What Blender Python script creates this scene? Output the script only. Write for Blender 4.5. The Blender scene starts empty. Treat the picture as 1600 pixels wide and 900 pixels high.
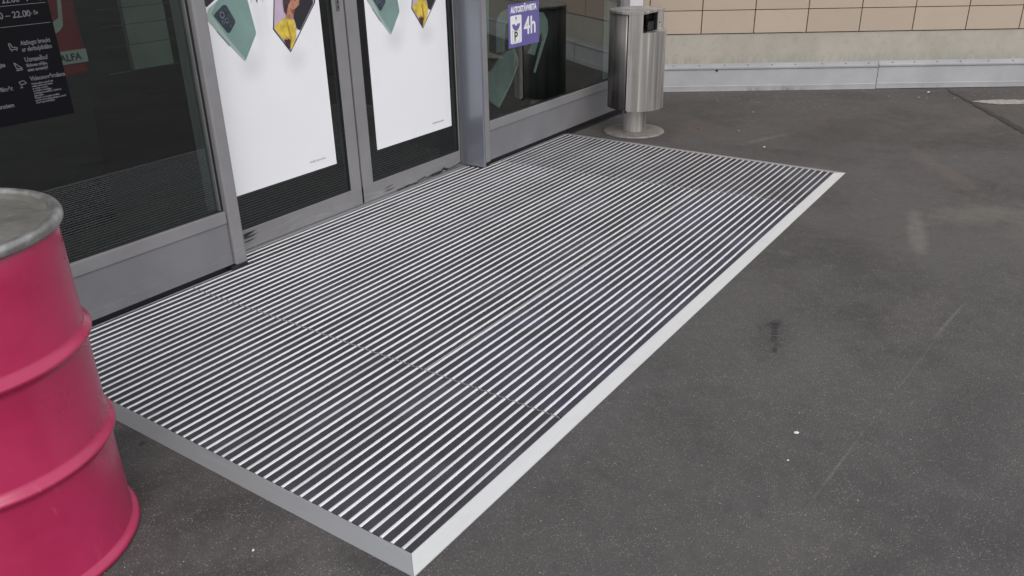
import bpy, bmesh, math, random
from mathutils import Vector, Matrix
random.seed(7)
sc = bpy.context.scene
COL = sc.collection

# ---------------------------------------------------------------- camera
cam = bpy.data.objects.new('camera', bpy.data.cameras.new('camera'))
COL.objects.link(cam)
Rv = Vector((0.56564014, -0.8244202, -0.01955937))
Uv = Vector((0.35154418, 0.21960586, 0.91004943))
Fv = Vector((0.74596778, 0.52163647, -0.41403801))
M = Matrix.Identity(4)
for i in range(3):
    M[i][0], M[i][1], M[i][2] = Rv[i], Uv[i], -Fv[i]
M[0][3], M[1][3], M[2][3] = -1.1245, -1.0992, 1.482
cam.matrix_world = M
cam.data.sensor_width = 36
cam.data.lens = 36 * 1287.6 / 1600
cam.data.clip_start = 0.05
cam.data.clip_end = 2000
sc.camera = cam

# ---------------------------------------------------------------- sky, sun, exposure
SUN_EL, SUN_AZ = math.radians(42), math.radians(232)      # azimuth of the direction the light comes from, from +X
w = bpy.data.worlds.new('World'); sc.world = w; w.use_nodes = True
nt = w.node_tree; nt.nodes.clear()
sky = nt.nodes.new('ShaderNodeTexSky'); sky.sky_type = 'NISHITA'; sky.sun_disc = False
sky.sun_elevation = SUN_EL; sky.sun_rotation = math.pi / 2 - SUN_AZ
sky.air_density = 1.0; sky.dust_density = 4.0; sky.ozone_density = 1.0
mixw = nt.nodes.new('ShaderNodeMix'); mixw.data_type = 'RGBA'; mixw.inputs[0].default_value = 0.72
mixw.inputs[7].default_value = (7.4, 7.5, 7.9, 1)          # even cloud deck
bg = nt.nodes.new('ShaderNodeBackground'); bg.inputs[1].default_value = 0.125
out = nt.nodes.new('ShaderNodeOutputWorld')
nt.links.new(sky.outputs[0], mixw.inputs[6]); nt.links.new(mixw.outputs[2], bg.inputs[0]); nt.links.new(bg.outputs[0], out.inputs[0])
sl = bpy.data.lights.new('sun', 'SUN'); sl.energy = 0.95; sl.angle = math.radians(45); sl.color = (1, .97, .93)
so = bpy.data.objects.new('sun', sl); COL.objects.link(so)
dv = Vector((math.cos(SUN_EL) * math.cos(SUN_AZ), math.cos(SUN_EL) * math.sin(SUN_AZ), math.sin(SUN_EL)))
so.rotation_euler = dv.to_track_quat('Z', 'Y').to_euler(); so.location = (-4, -6, 9)
sc.view_settings.view_transform = 'Standard'; sc.view_settings.look = 'None'
sc.view_settings.exposure = 0.31; sc.view_settings.gamma = 1.0

# ---------------------------------------------------------------- material helpers
class NT:
    def __init__(s, name):
        s.m = bpy.data.materials.new(name); s.m.use_nodes = True; s.t = s.m.node_tree
        s.b = s.t.nodes['Principled BSDF']; s.o = s.t.nodes['Material Output']
        s._pos = None
    def n(s, kind, **kw):
        x = s.t.nodes.new(kind)
        for k, v in kw.items(): setattr(x, k, v)
        return x
    def l(s, a, b): s.t.links.new(a, b)
    def put(s, sock, v):
        if hasattr(v, 'is_output') or isinstance(v, bpy.types.NodeSocket): s.l(v, sock)
        else: sock.default_value = v
    @property
    def pos(s):
        if s._pos is None: s._pos = s.n('ShaderNodeNewGeometry').outputs['Position']
        return s._pos
    def noise(s, scale, detail=3, rough=.55, vec=None, stretch=None, out='Fac', dist=0.0):
        v = vec or s.pos
        if stretch:
            mp = s.n('ShaderNodeMapping'); mp.inputs['Scale'].default_value = stretch; s.l(v, mp.inputs[0]); v = mp.outputs[0]
        x = s.n('ShaderNodeTexNoise'); s.l(v, x.inputs['Vector'])
        x.inputs['Scale'].default_value = scale; x.inputs['Detail'].default_value = detail; x.inputs['Roughness'].default_value = rough
        x.inputs['Distortion'].default_value = dist
        return x.outputs[out]
    def ramp(s, fac, a, b, lo=0., hi=1., smooth=True):
        x = s.n('ShaderNodeMapRange'); x.interpolation_type = 'SMOOTHSTEP' if smooth else 'LINEAR'
        s.l(fac, x.inputs[0]); x.inputs[1].default_value = a; x.inputs[2].default_value = b; x.inputs[3].default_value = lo; x.inputs[4].default_value = hi
        return x.outputs[0]
    def mix(s, fac, a, b, mode='MIX'):
        x = s.n('ShaderNodeMix'); x.data_type = 'RGBA'; x.blend_type = mode
        s.put(x.inputs[0], fac); s.put(x.inputs[6], a); s.put(x.inputs[7], b); return x.outputs[2]
    def math(s, op, a, b=0.):
        x = s.n('ShaderNodeMath'); x.operation = op; s.put(x.inputs[0], a); s.put(x.inputs[1], b); return x.outputs[0]
    def bump(s, h, strength, dist):
        x = s.n('ShaderNodeBump'); x.inputs['Strength'].default_value = strength; x.inputs['Distance'].default_value = dist
        s.l(h, x.inputs['Height']); s.l(x.outputs[0], s.b.inputs['Normal'])
    def blob(s, cx, cy, ax, ay, ang=0., soft=.5, wob=.25, wscale=9.):
        """soft-edged ellipse at a real place on the ground"""
        mp = s.n('ShaderNodeMapping'); mp.vector_type = 'TEXTURE'
        mp.inputs['Location'].default_value = (cx, cy, 0); mp.inputs['Rotation'].default_value = (0, 0, ang); mp.inputs['Scale'].default_value = (ax, ay, 1)
        s.l(s.pos, mp.inputs[0])
        sep = s.n('ShaderNodeSeparateXYZ'); s.l(mp.outputs[0], sep.inputs[0])
        cb = s.n('ShaderNodeCombineXYZ'); s.l(sep.outputs[0], cb.inputs[0]); s.l(sep.outputs[1], cb.inputs[1])
        le = s.n('ShaderNodeVectorMath'); le.operation = 'LENGTH'; s.l(cb.outputs[0], le.inputs[0])
        nz = s.noise(wscale, 4, .6)
        d = s.math('ADD', le.outputs['Value'], s.math('MULTIPLY', s.math('SUBTRACT', nz, .5), wob * 4))
        return s.ramp(d, 1 - soft, 1 + soft * .4, 1, 0)
    def set(s, base=None, rough=None, metal=None, spec=None):
        if base is not None: s.put(s.b.inputs['Base Color'], base if not isinstance(base, tuple) or len(base) == 4 else (*base, 1))
        if rough is not None: s.put(s.b.inputs['Roughness'], rough)
        if metal is not None: s.put(s.b.inputs['Metallic'], metal)
        if spec is not None: s.b.inputs['Specular IOR Level'].default_value = spec
        return s

def c4(*c): return (*c, 1.0)

def simple(name, col, rough=.5, metal=0., var=.12, scale=6., spec=.5, bump=0., bscale=200.):
    t = NT(name)
    n = t.noise(scale, 4, .6)
    lo = c4(*[x * (1 - var) for x in col]); hi = c4(*[min(1, x * (1 + var)) for x in col])
    t.set(t.mix(t.ramp(n, .3, .7), lo, hi), rough, metal, spec)
    if bump: t.bump(t.noise(bscale, 2), bump, .001)
    return t.m

# asphalt ------------------------------------------------------------
def mat_asphalt():
    t = NT('asphalt_surface')
    big = t.noise(.9, 5, .6); mid = t.noise(5, 5, .7); mid2 = t.noise(17, 4, .7); fine = t.noise(150, 4, .8); grain = t.noise(480, 2, .6)
    col = t.mix(t.ramp(big, .36, .62), c4(.044, .0415, .0410), c4(.078, .0728, .0715))
    col = t.mix(t.math('MULTIPLY', t.ramp(mid, .40, .68), .6), col, c4(.092, .087, .084))
    col = t.mix(t.math('MULTIPLY', t.ramp(mid2, .52, .74), .5), col, c4(.102, .094, .090))
    col = t.mix(t.math('MULTIPLY', t.ramp(mid2, .45, .28), .4), col, c4(.044, .040, .040))
    S = [((3.50, -.49), (2.84, -.635), .050, c4(.155, .147, .128), .8), ((3.40, -.60), (3.86, -.97), .15, c4(.135, .13, .108), .75),
         ((4.80, -.22), (3.98, -.75), .085, c4(.115, .095, .086), .7), ((3.9, -1.0), (3.2, -1.05), .14, c4(.12, .113, .10), .6),
         ((4.84, .59), (4.36, .78), .035, c4(.135, .132, .128), .6), ((4.95, 1.25), (4.3, 1.2), .13, c4(.088, .066, .058), .7),
         ((2.40, -.88), (2.0, -.83), .008, c4(.15, .145, .13), .7), ((2.6, -.80), (1.8, -.68), .10, c4(.095, .09, .082), .5),
         ((1.25, -.765), (.70, -.715), .0055, c4(.15, .143, .13), .7), ((2.3, -.87), (1.3, -.77), .004, c4(.14, .135, .12), .4),
         ((.2, .10), (-.3, .6), .10, c4(.105, .098, .092), .55), ((.85, -.95), (.45, -.55), .13, c4(.10, .093, .088), .55),
         ((4.05, .3), (4.04, 0.), .03, c4(.13, .128, .122), .6), ((.15, -.03), (1.3, -.06), .05, c4(.088, .086, .090), .6),
         ((5.75, 1.85), (7.9, -1.45), .07, c4(.095, .090, .066), .75), ((6.6, .55), (7.6, -.9), .05, c4(.09, .06, .05), .5), ((-.1, .35), (-.25, -.1), .12, c4(.125, .118, .112), .6), ((1.9, -.55), (1.2, -.35), .16, c4(.094, .088, .086), .6), ((3.0, -.3), (2.3, -.45), .14, c4(.046, .043, .042), .6), ((1.9, -1.05), (1.1, -1.0), .13, c4(.045, .042, .041), .6), ((5.2, -.2), (6.2, -.7), .16, c4(.10, .094, .085), .5), ((4.3, .35), (5.6, .2), .22, c4(.048, .043, .042), .55)]
    for (x0, y0), (x1, y1), wd, cc, k in S:
        L = math.hypot(x1 - x0, y1 - y0) / 2
        col = t.mix(t.math('MULTIPLY', t.blob((x0 + x1) / 2, (y0 + y1) / 2, L * 1.05, wd, math.atan2(y1 - y0, x1 - x0), .7, .34 if wd > .02 else .2, 8), t.math('MULTIPLY', t.ramp(mid2, .34, .60, .25 if wd < .02 else .6, 1), k)), col, cc)
    for cx, cy, ax, ay, an, k in [(1.81, -.295, .040, .026, -.5, .95), (1.72, -.325, .085, .018, .3, .9), (1.61, -.365, .045, .014, .2, .75), (1.74, -.262, .035, .010, .6, .6), (1.7, -.32, .26, .09, .25, .35), (-.03, 1.085, .016, .010, .4, .9)]:
        col = t.mix(t.math('MULTIPLY', t.blob(cx, cy, ax, ay, an, .9, .5, 28), k), col, c4(.014, .014, .015))
    # exposed aggregate: pale and dark stones in the binder
    for sc_, r0, cut, cc, k in ((170, .34, .62, c4(.25, .23, .21), .85), (300, .36, .45, c4(.19, .17, .155), .75), (240, .38, .55, c4(.016, .014, .015), .8), (75, .15, .78, c4(.32, .30, .27), .9)):
        v = t.n('ShaderNodeTexVoronoi'); v.inputs['Scale'].default_value = sc_; t.l(t.pos, v.inputs['Vector'])
        sp_ = t.n('ShaderNodeSeparateColor'); t.l(v.outputs['Color'], sp_.inputs[0])
        f = t.math('MULTIPLY', t.ramp(v.outputs['Distance'], r0, r0 * .6, 0, 1), t.math('GREATER_THAN', sp_.outputs[0 if sc_ != 260 else 1], cut))
        f = t.math('MULTIPLY', f, t.ramp(mid2, .34, .60, .3, 1))
        col = t.mix(t.math('MULTIPLY', f, k), col, cc)
    col = t.mix(t.math('MULTIPLY', t.ramp(fine, .5, .7), .4), col, c4(.13, .12, .112))
    t.set(col, t.ramp(mid, .3, .7, .6, .8), 0, .4)
    h = t.math('ADD', fine, t.math('MULTIPLY', grain, .5))
    t.bump(h, .6, .004)
    return t.m

def mat_alu(name, col, r0, r1, stretch, metal=.85, dirt=0.):
    t = NT(name)
    n = t.noise(30, 3, .6, stretch=stretch); d = t.noise(7, 5, .7)
    rnd = t.n('ShaderNodeObjectInfo').outputs['Random']
    c = t.mix(n, c4(*[x * .86 for x in col]), c4(*col))
    c = t.mix(t.math('MULTIPLY', t.ramp(rnd, .70, .98), .4), c, c4(*[x * .5 for x in col]))
    if dirt: c = t.mix(t.math('MULTIPLY', t.ramp(d, .5, .75), dirt), c, c4(.23, .22, .21))
    t.set(c, t.ramp(n, .3, .7, r0, r1), metal)
    return t.m

def mat_carpet(name='ribbed_carpet_fibre', tint=(1, 1, 1)):
    t = NT(name)
    a = t.noise(900, 2, .7); b = t.noise(3.2, 4, .6); c = t.noise(240, 3, .7)
    col = t.mix(t.ramp(a, .3, .7), c4(.030, .029, .033), c4(.088, .087, .098))
    col = t.mix(t.math('MULTIPLY', t.ramp(b, .42, .68), .45), col, c4(.12, .12, .15))
    col = t.mix(t.math('MULTIPLY', t.ramp(c, .58, .75), .35), col, c4(.16, .16, .17))
    col = t.mix(1., col, c4(*tint), 'MULTIPLY')
    t.set(col, .95, 0, .15); t.bump(a, .8, .003)
    return t.m

def mat_paint(name, col, rough=.42, dirt=.35, streak=True):
    """grey powder coat with dust and scuffs near the ground"""
    t = NT(name)
    z = t.n('ShaderNodeSeparateXYZ'); t.l(t.pos, z.inputs[0])
    n = t.noise(3, 5, .65); f = t.noise(60, 4, .7)
    c = t.mix(t.ramp(n, .3, .7), c4(*[x * .92 for x in col]), c4(*[x * 1.08 for x in col]))
    low = t.ramp(z.outputs[2], .02, .16, 1, 0)
    s = t.noise(14, 5, .75, stretch=(.35, .35, 2.5))
    c = t.mix(t.math('MULTIPLY', t.math('MULTIPLY', t.ramp(s, .5, .7), low), dirt), c, c4(.42, .41, .40))
    s2 = t.noise(9, 5, .8, stretch=(.6, .6, 3.), dist=.6)
    c = t.mix(t.math('MULTIPLY', t.math('MULTIPLY', t.ramp(s2, .62, .70), low), dirt), c, c4(.06, .06, .06))
    c = t.mix(t.math('MULTIPLY', t.ramp(f, .66, .74), .25), c, c4(*[min(1, x * 1.5) for x in col]))
    t.set(c, t.ramp(n, .3, .7, rough - .06, rough + .1), 0, .5)
    return t.m

def mat_glass(ior, name='tinted_window_glass'):
    t = NT(name)
    g = t.n('ShaderNodeBsdfGlossy'); g.inputs['Roughness'].default_value = .0; g.inputs['Color'].default_value = (.95, .97, .95, 1)
    tr = t.n('ShaderNodeBsdfTransparent'); tr.inputs[0].default_value = (.70, .77, .75, 1)
    fr = t.n('ShaderNodeFresnel')  # coated solar glass: more reflective than plain glass
    geo = t.n('ShaderNodeNewGeometry')
    fr.inputs['IOR'].default_value = ior     # one reflecting coat, on the outer face only
    mx = t.n('ShaderNodeMixShader'); t.l(t.math('MULTIPLY', fr.outputs[0], t.math('SUBTRACT', 1.0, geo.outputs['Backfacing'])), mx.inputs[0]); t.l(tr.outputs[0], mx.inputs[1]); t.l(g.outputs[0], mx.inputs[2])
    t.l(mx.outputs[0], t.o.inputs[0])
    return t.m

def mat_steel(dark=1., name='brushed_stainless_steel'):
    t = NT(name)
    tc = t.n('ShaderNodeTexCoord').outputs['Object']
    n = t.noise(26, 4, .7, vec=tc, stretch=(1, 1, .02)); s = t.noise(13, 3, .6, vec=tc, stretch=(1, 1, .05)); d = t.noise(7, 5, .7, vec=tc)
    c = t.mix(t.ramp(n, .36, .66), c4(.34, .327, .31), c4(.56, .545, .52))
    c = t.mix(t.math('MULTIPLY', t.ramp(s, .5, .62), .6), c, c4(.72, .70, .68))
    c = t.mix(t.math('MULTIPLY', t.ramp(d, .55, .75), .3), c, c4(.30, .285, .27))
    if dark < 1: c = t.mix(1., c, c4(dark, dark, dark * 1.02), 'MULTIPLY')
    t.set(c, t.ramp(s, .3, .7, .36, .48), .82)
    return t.m

def mat_drum():
    t = NT('pink_drum_paint')
    tc = t.n('ShaderNodeTexCoord').outputs['Object']
    n = t.noise(5, 4, .6, vec=tc); f = t.noise(55, 4, .7, vec=tc)
    c = t.mix(t.ramp(n, .3, .7), c4(.37, .018, .078), c4(.43, .025, .096))
    sc_ = t.noise(7, 3, .7, vec=tc, stretch=(1.5, 1.5, .5), dist=1.5)
    c = t.mix(t.math('MULTIPLY', t.ramp(sc_, .66, .76), .12), c, c4(.62, .22, .32))
    c = t.mix(t.math('MULTIPLY', t.ramp(f, .72, .78), .3), c, c4(.25, .02, .05))
    t.set(c, t.ramp(n, .3, .7, .24, .36), 0, .5)
    t.b.inputs['Coat Weight'].default_value = .25; t.b.inputs['Coat Roughness'].default_value = .25
    t.bump(t.noise(9, 2, .5, vec=tc), .12, .01)
    return t.m

def mat_lid():
    t = NT('weathered_zinc_lid')
    n = t.noise(6, 5, .65); d = t.noise(22, 5, .75); p = t.noise(11, 5, .6, dist=.8)
    c = t.mix(t.ramp(n, .3, .7), c4(.17, .165, .145), c4(.25, .245, .225))
    c = t.mix(t.math('MULTIPLY', t.ramp(d, .58, .7), .5), c, c4(.42, .41, .39))
    c = t.mix(t.math('MULTIPLY', t.ramp(p, .60, .70), .45), c, c4(.10, .098, .085))
    t.set(c, t.ramp(d, .3, .7, .42, .65), .45)
    t.bump(n, .1, .01)
    return t.m

def mat_tile():
    t = NT('beige_wall_tile')
    tc = t.n('ShaderNodeTexCoord').outputs['Object']; rnd = t.n('ShaderNodeObjectInfo').outputs['Random']
    n = t.noise(5, 4, .6); f = t.noise(150, 3, .6)
    c = t.mix(rnd, c4(.44, .362, .285), c4(.485, .402, .32))
    c = t.mix(t.math('MULTIPLY', t.ramp(n, .35, .7), .45), c, c4(.42, .36, .29))
    c = t.mix(t.math('MULTIPLY', f, .12), c, c4(.2, .16, .12))
    t.set(c, .55, 0, .4); t.bump(f, .1, .001)
    return t.m

def mat_concrete():
    t = NT('painted_concrete_plinth')
    z = t.n('ShaderNodeSeparateXYZ'); t.l(t.pos, z.inputs[0])
    n = t.noise(2.5, 5, .65); m = t.noise(14, 5, .7); s = t.noise(30, 3, .6, stretch=(1, 1, .2)); sp = t.noise(38, 2, .5)
    c = t.mix(t.ramp(n, .3, .7), c4(.37, .352, .305), c4(.44, .412, .36))
    c = t.mix(t.math('MULTIPLY', t.ramp(m, .5, .72), .35), c, c4(.25, .245, .20))
    c = t.mix(t.math('MULTIPLY', t.math('MULTIPLY', t.ramp(z.outputs[2], .34, .24), t.ramp(s, .3, .6)), .5), c, c4(.27, .275, .225))
    c = t.mix(t.math('MULTIPLY', t.ramp(sp, .76, .80), .6), c, c4(.10, .10, .08))
    t.set(c, .85, 0, .2); t.bump(m, .15, .004)
    return t.m

def mat_skirting():
    t = NT('folded_metal_skirting_paint')
    z = t.n('ShaderNodeSeparateXYZ'); t.l(t.pos, z.inputs[0])
    n = t.noise(3, 4, .6); m = t.noise(22, 5, .75); st = t.noise(18, 4, .7, stretch=(1, 1, .35)); sp = t.noise(26, 3, .6)
    c = t.mix(t.ramp(n, .3, .7), c4(.36, .365, .385), c4(.43, .435, .455))
    low = t.math('MULTIPLY', t.ramp(z.outputs[2], .0, .05, 1, 0), t.ramp(t.noise(1.3, 3), .5, .62, .12, 1))
    c = t.mix(t.math('MULTIPLY', t.math('MULTIPLY', low, t.ramp(st, .35, .65)), .8), c, c4(.14, .135, .11))
    c = t.mix(t.math('MULTIPLY', t.ramp(m, .66, .74), .35), c, c4(.25, .24, .22))
    c = t.mix(t.math('MULTIPLY', t.ramp(sp, .72, .76), .4), c, c4(.22, .22, .22))
    t.set(c, .5, .2)
    return t.m

MT = dict(
    asphalt=mat_asphalt(),
    tar=simple('tar_joint', (.026, .0245, .024), .55, 0, .4, 30, .5, .6, 120),
    paint_patch=simple('worn_pale_patch', (.33, .31, .285), .8, 0, .35, 25),
    bar=mat_alu('bar_aluminium', (.93, .93, .94), .36, .5, (.15, 6, 1), .42, .2),
    bar_worn=mat_alu('worn_bar_aluminium', (.74, .74, .75), .40, .55, (.15, 6, 1), .5, .35),
    ramp_front=mat_alu('ribbed_edge_aluminium', (.68, .69, .685), .42, .52, (.1, 6, 1), .2, .12),
    ramp_side=mat_alu('plain_edge_aluminium', (.47, .48, .49), .38, .46, (6, .1, 1), .6, .1),
    carpet=mat_carpet(), carpet_blue=mat_carpet('bluish_carpet_fibre', (1.05, 1.05, 1.20)),
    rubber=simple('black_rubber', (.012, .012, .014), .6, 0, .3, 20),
    base_black=simple('mat_base', (.010, .010, .011), .9, 0, .2, 20),
    panel=mat_paint('grey_panel_paint', (.178, .178, .190), .45, .2),
    frame=mat_paint('grey_frame_paint', (.215, .213, .222), .38, .4),
    jamb=simple('grey_jamb_metal', (.25, .265, .31), .26, .5, .03, 1.5),
    white_frame=mat_paint('white_post_paint', (.62, .63, .66), .4, .2),
    glass=mat_glass(1.95), glass_coated=mat_glass(2.45, 'coated_window_glass'),
    gasket=simple('glazing_gasket', (.013, .014, .016), .5),
    bead=simple('glazing_bead', (.16, .165, .17), .4, .3),
    poster=simple('poster_paper', (.80, .815, .84), .45, 0, .012, 2),
    green_print=simple('print_mint_green', (.19, .30, .275), .35, 0, .12, 4),
    green_light=simple('print_pale_mint', (.33, .43, .40), .35, 0, .08, 4),
    shadow_print=simple('print_soft_grey', (.60, .62, .65), .45, 0, .02, 4),
    shadow_mid=simple('print_mist_grey', (.70, .715, .74), .45, 0, .02, 4),
    slate_print=simple('print_slate', (.035, .05, .065), .3, 0, .3, 30),
    lens_print=simple('print_lens_grey', (.14, .17, .20), .3, 0, .3, 60),
    black_print=simple('print_black', (.022, .022, .028), .4),
    lilac_print=simple('print_lilac', (.50, .41, .52), .4, 0, .05, 10),
    yellow_print=simple('print_yellow', (.60, .45, .06), .4, 0, .25, 25),
    ochre_print=simple('print_ochre', (.40, .24, .03), .4, 0, .25, 40),
    skin_print=simple('print_skin', (.42, .20, .13), .4, 0, .3, 45),
    skin_dark=simple('print_skin_shade', (.22, .085, .055), .4, 0, .3, 45),
    brown_print=simple('print_brown', (.06, .03, .035), .4, 0, .3, 40),
    white_print=simple('print_white', (.78, .79, .82), .4, 0, .02, 10),
    grey_text=simple('print_grey', (.33, .34, .38), .5),
    purple=simple('sticker_purple', (.13, .115, .33), .4, 0, .05, 8),
    text_grey=simple('notice_lettering', (.13, .135, .15), .5, 0, .15, 60),
    notice=simple('black_vinyl', (.003, .003, .005), .5, 0, .2, 3, .15),
    steel=mat_steel(), steel_painted_dark=mat_steel(.42, 'steel_painted_reflection'),  # second steel: dark shop front reflection put into its base colour
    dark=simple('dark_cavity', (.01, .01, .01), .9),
    disc=simple('cast_base_plate', (.23, .215, .20), .55, .35, .2, 18, .4, .3, 120),
    drum=mat_drum(), lid=mat_lid(),
    chip=simple('bare_chip', (.10, .05, .05), .6, .2, .3, 60),
    rim=simple('scratched_lid_ring', (.33, .33, .32), .38, .6, .3, 25),
    tile=mat_tile(), joint=simple('dark_tile_joint', (.035, .026, .022), .9),
    concrete=mat_concrete(), skirting=mat_skirting(),
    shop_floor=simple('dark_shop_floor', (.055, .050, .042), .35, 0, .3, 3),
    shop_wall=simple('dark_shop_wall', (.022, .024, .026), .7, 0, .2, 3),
    shop_pale=simple('pale_green_board', (.55, .60, .52), .7, 0, .12, 3),
    red=simple('red_cabinet', (.36, .010, .014), .35, 0, .15, 3),
    offwhite=simple('offwhite_plate', (.62, .63, .60), .5, 0, .05, 3),
    card=simple('grey_green_card', (.33, .385, .365), .6, 0, .18, 6),
    card_edge=simple('pale_card_edge', (.50, .54, .50), .6, 0, .1, 6),
    fascia=simple('grey_fascia', (.27, .27, .28), .5, 0, .1, 2),
    grit=simple('pale_grit', (.30, .285, .26), .8, 0, .4, 50),
    grit_dark=simple('dark_grit', (.03, .028, .027), .8, 0, .4, 50),
)

# ---------------------------------------------------------------- object helpers
def link(o, parent=None):
    COL.objects.link(o)
    if parent is not None: o.parent = parent
    return o
def empty(name, loc, rz=0., label=None, cat=None, group=None):
    o = bpy.data.objects.new(name, None); o.empty_display_size = .1; link(o)
    o.location = loc; o.rotation_euler = (0, 0, rz)
    if label: o['label'] = label
    if cat: o['category'] = cat
    if group: o['group'] = group
    o['base'] = 1; del o['base']
    return o
def meshobj(name, bm, mat, parent=None, smooth=False, loc=None):
    me = bpy.data.meshes.new(name); bm.normal_update(); bm.to_mesh(me); bm.free()
    me.materials.append(mat)
    if smooth:
        for p in me.polygons: p.use_smooth = True
    o = bpy.data.objects.new(name, me); link(o, parent)
    if loc is not None: o.location = loc
    return o
def inst(name, me, parent, loc, rot=None):
    o = bpy.data.objects.new(name, me); link(o, parent); o.location = loc
    if rot: o.rotation_euler = rot
    return o
def bx(bm, x0, x1, y0, y1, z0, z1, bev=0., seg=2):
    r = bmesh.ops.create_cube(bm, size=1.0)
    vs = r['verts']
    for v in vs:
        v.co = Vector(((x0 + x1) / 2 + v.co.x * (x1 - x0), (y0 + y1) / 2 + v.co.y * (y1 - y0), (z0 + z1) / 2 + v.co.z * (z1 - z0)))
    if bev:
        es = list({e for v in vs for e in v.link_edges})
        bmesh.ops.bevel(bm, geom=es, offset=bev, segments=seg, affect='EDGES', profile=.5)
def box(name, x0, x1, y0, y1, z0, z1, mat, parent=None, bev=0., seg=2):
    bm = bmesh.new(); bx(bm, x0, x1, y0, y1, z0, z1, bev, seg); return meshobj(name, bm, mat, parent)
def lathe(bm, prof, n=96, cap0=False, cap1=False):
    rings = []
    for r, z in prof:
        if r < 1e-6: rings.append([bm.verts.new((0, 0, z))])
        else: rings.append([bm.verts.new((r * math.cos(2 * math.pi * k / n), r * math.sin(2 * math.pi * k / n), z)) for k in range(n)])
    for a, b in zip(rings[:-1], rings[1:]):
        for k in range(n):
            k2 = (k + 1) % n
            if len(a) == 1: bm.faces.new((a[0], b[k2], b[k])) if False else bm.faces.new((a[0], b[k], b[k2]))
            elif len(b) == 1: bm.faces.new((a[k], a[k2], b[0]))
            else: bm.faces.new((a[k], a[k2], b[k2], b[k]))
    bmesh.ops.recalc_face_normals(bm, faces=bm.faces)
def prism(bm, pts, y0, y1):
    """outline in x,z given thickness from y0 to y1"""
    a = [bm.verts.new((x, y0, z)) for x, z in pts]; b = [bm.verts.new((x, y1, z)) for x, z in pts]
    bm.faces.new(a); bm.faces.new(b[::-1])
    n = len(pts)
    for i in range(n):
        j = (i + 1) % n; bm.faces.new((a[j], a[i], b[i], b[j]))
    bmesh.ops.recalc_face_normals(bm, faces=bm.faces)
def flat(name, pts, y, mat, parent, th=.0006):
    bm = bmesh.new(); prism(bm, pts, y - th, y); return meshobj(name, bm, mat, parent)
def extrude_x(bm, prof, x0, x1):
    a = [bm.verts.new((x0, y, z)) for y, z in prof]; b = [bm.verts.new((x1, y, z)) for y, z in prof]
    for i in range(len(prof) - 1): bm.faces.new((a[i], a[i + 1], b[i + 1], b[i]))
    bmesh.ops.recalc_face_normals(bm, faces=bm.faces)
def text(name, body, x, y, z, size, mat, parent, align='LEFT', squeeze=1., th=.0004, bold=0., spacing=1.):
    cu = bpy.data.curves.new(name, 'FONT'); cu.body = body; cu.size = size; cu.align_x = align; cu.extrude = th; cu.offset = bold; cu.space_line = spacing
    cu.resolution_u = 3
    tmp = bpy.data.objects.new('tmp', cu); COL.objects.link(tmp)
    dg = bpy.context.evaluated_depsgraph_get(); me = bpy.data.meshes.new_from_object(tmp.evaluated_get(dg))
    bpy.data.objects.remove(tmp); bpy.data.curves.remove(cu)
    me.name = name; me.materials.clear(); me.materials.append(mat)
    o = bpy.data.objects.new(name, me); link(o, parent)
    o.location = (x, y, z); o.rotation_euler = (math.pi / 2, 0, 0); o.scale = (squeeze, 1, 1)
    return o

# ================================================================ GROUND
bm = bmesh.new()
R = 500
vs = [bm.verts.new(p) for p in ((-R, -R, 0), (R, -R, 0), (R, R, 0), (-R, R, 0))]; bm.faces.new(vs)
ground = meshobj('ground', bm, MT['asphalt']); ground['kind'] = 'structure'
ground['label'] = 'dark grey worn asphalt with pale and dark stains'

def strip_poly(pts, widths, z, th=.0):
    bm = bmesh.new(); L = []; Rr = []
    for i, (x, y) in enumerate(pts):
        a = Vector(pts[max(0, i - 1)]); b = Vector(pts[min(len(pts) - 1, i + 1)]); d = (b - a).normalized(); n = Vector((-d.y, d.x))
        w_ = widths[i]
        L.append(bm.verts.new((x + n.x * w_ * random.uniform(.7, 1.3), y + n.y * w_ * random.uniform(.7, 1.3), z)))
        Rr.append(bm.verts.new((x - n.x * w_ * random.uniform(.7, 1.3), y - n.y * w_ * random.uniform(.7, 1.3), z)))
    for i in range(len(pts) - 1): bm.faces.new((L[i], Rr[i], Rr[i + 1], L[i + 1]))
    bmesh.ops.recalc_face_normals(bm, faces=bm.faces)
    for f in bm.faces:
        if f.normal.z < 0: f.normal_flip()
    return bm
N = 90
pts = [(7.06 + (4.0 - 7.06) * i / N + .012 * math.sin(i * .9) + random.uniform(-.008, .008), -.075 + (-1.70 + .075) * i / N + random.uniform(-.008, .008)) for i in range(N + 1)]
tar = meshobj('tar_joint', strip_poly(pts, [.010 + .020 * min(1, i / 34) for i in range(N + 1)], .004), MT['tar'], ground)
bm = bmesh.new()
vs = []
for k in range(28):
    a = 2 * math.pi * k / 28; rr = 1 + .12 * math.sin(3 * a + 1) + random.uniform(-.1, .1)
    u, v = .30 * rr * math.cos(a), .085 * rr * math.sin(a)
    ca, sa = math.cos(-.99), math.sin(-.99)
    vs.append(bm.verts.new((6.72 + u * ca - v * sa, -.62 + u * sa + v * ca, .004)))
bm.faces.new(vs)
meshobj('pale_patch', bm, MT['paint_patch'], ground)

# flat dark ground strip along the foot of the shop front, beyond the mat
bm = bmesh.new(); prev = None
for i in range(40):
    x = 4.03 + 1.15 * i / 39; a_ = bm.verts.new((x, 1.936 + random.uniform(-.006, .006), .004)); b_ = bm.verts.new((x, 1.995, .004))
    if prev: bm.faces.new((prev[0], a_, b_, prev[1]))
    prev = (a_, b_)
meshobj('dark_ground_strip', bm, MT['rubber'], ground)

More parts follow.
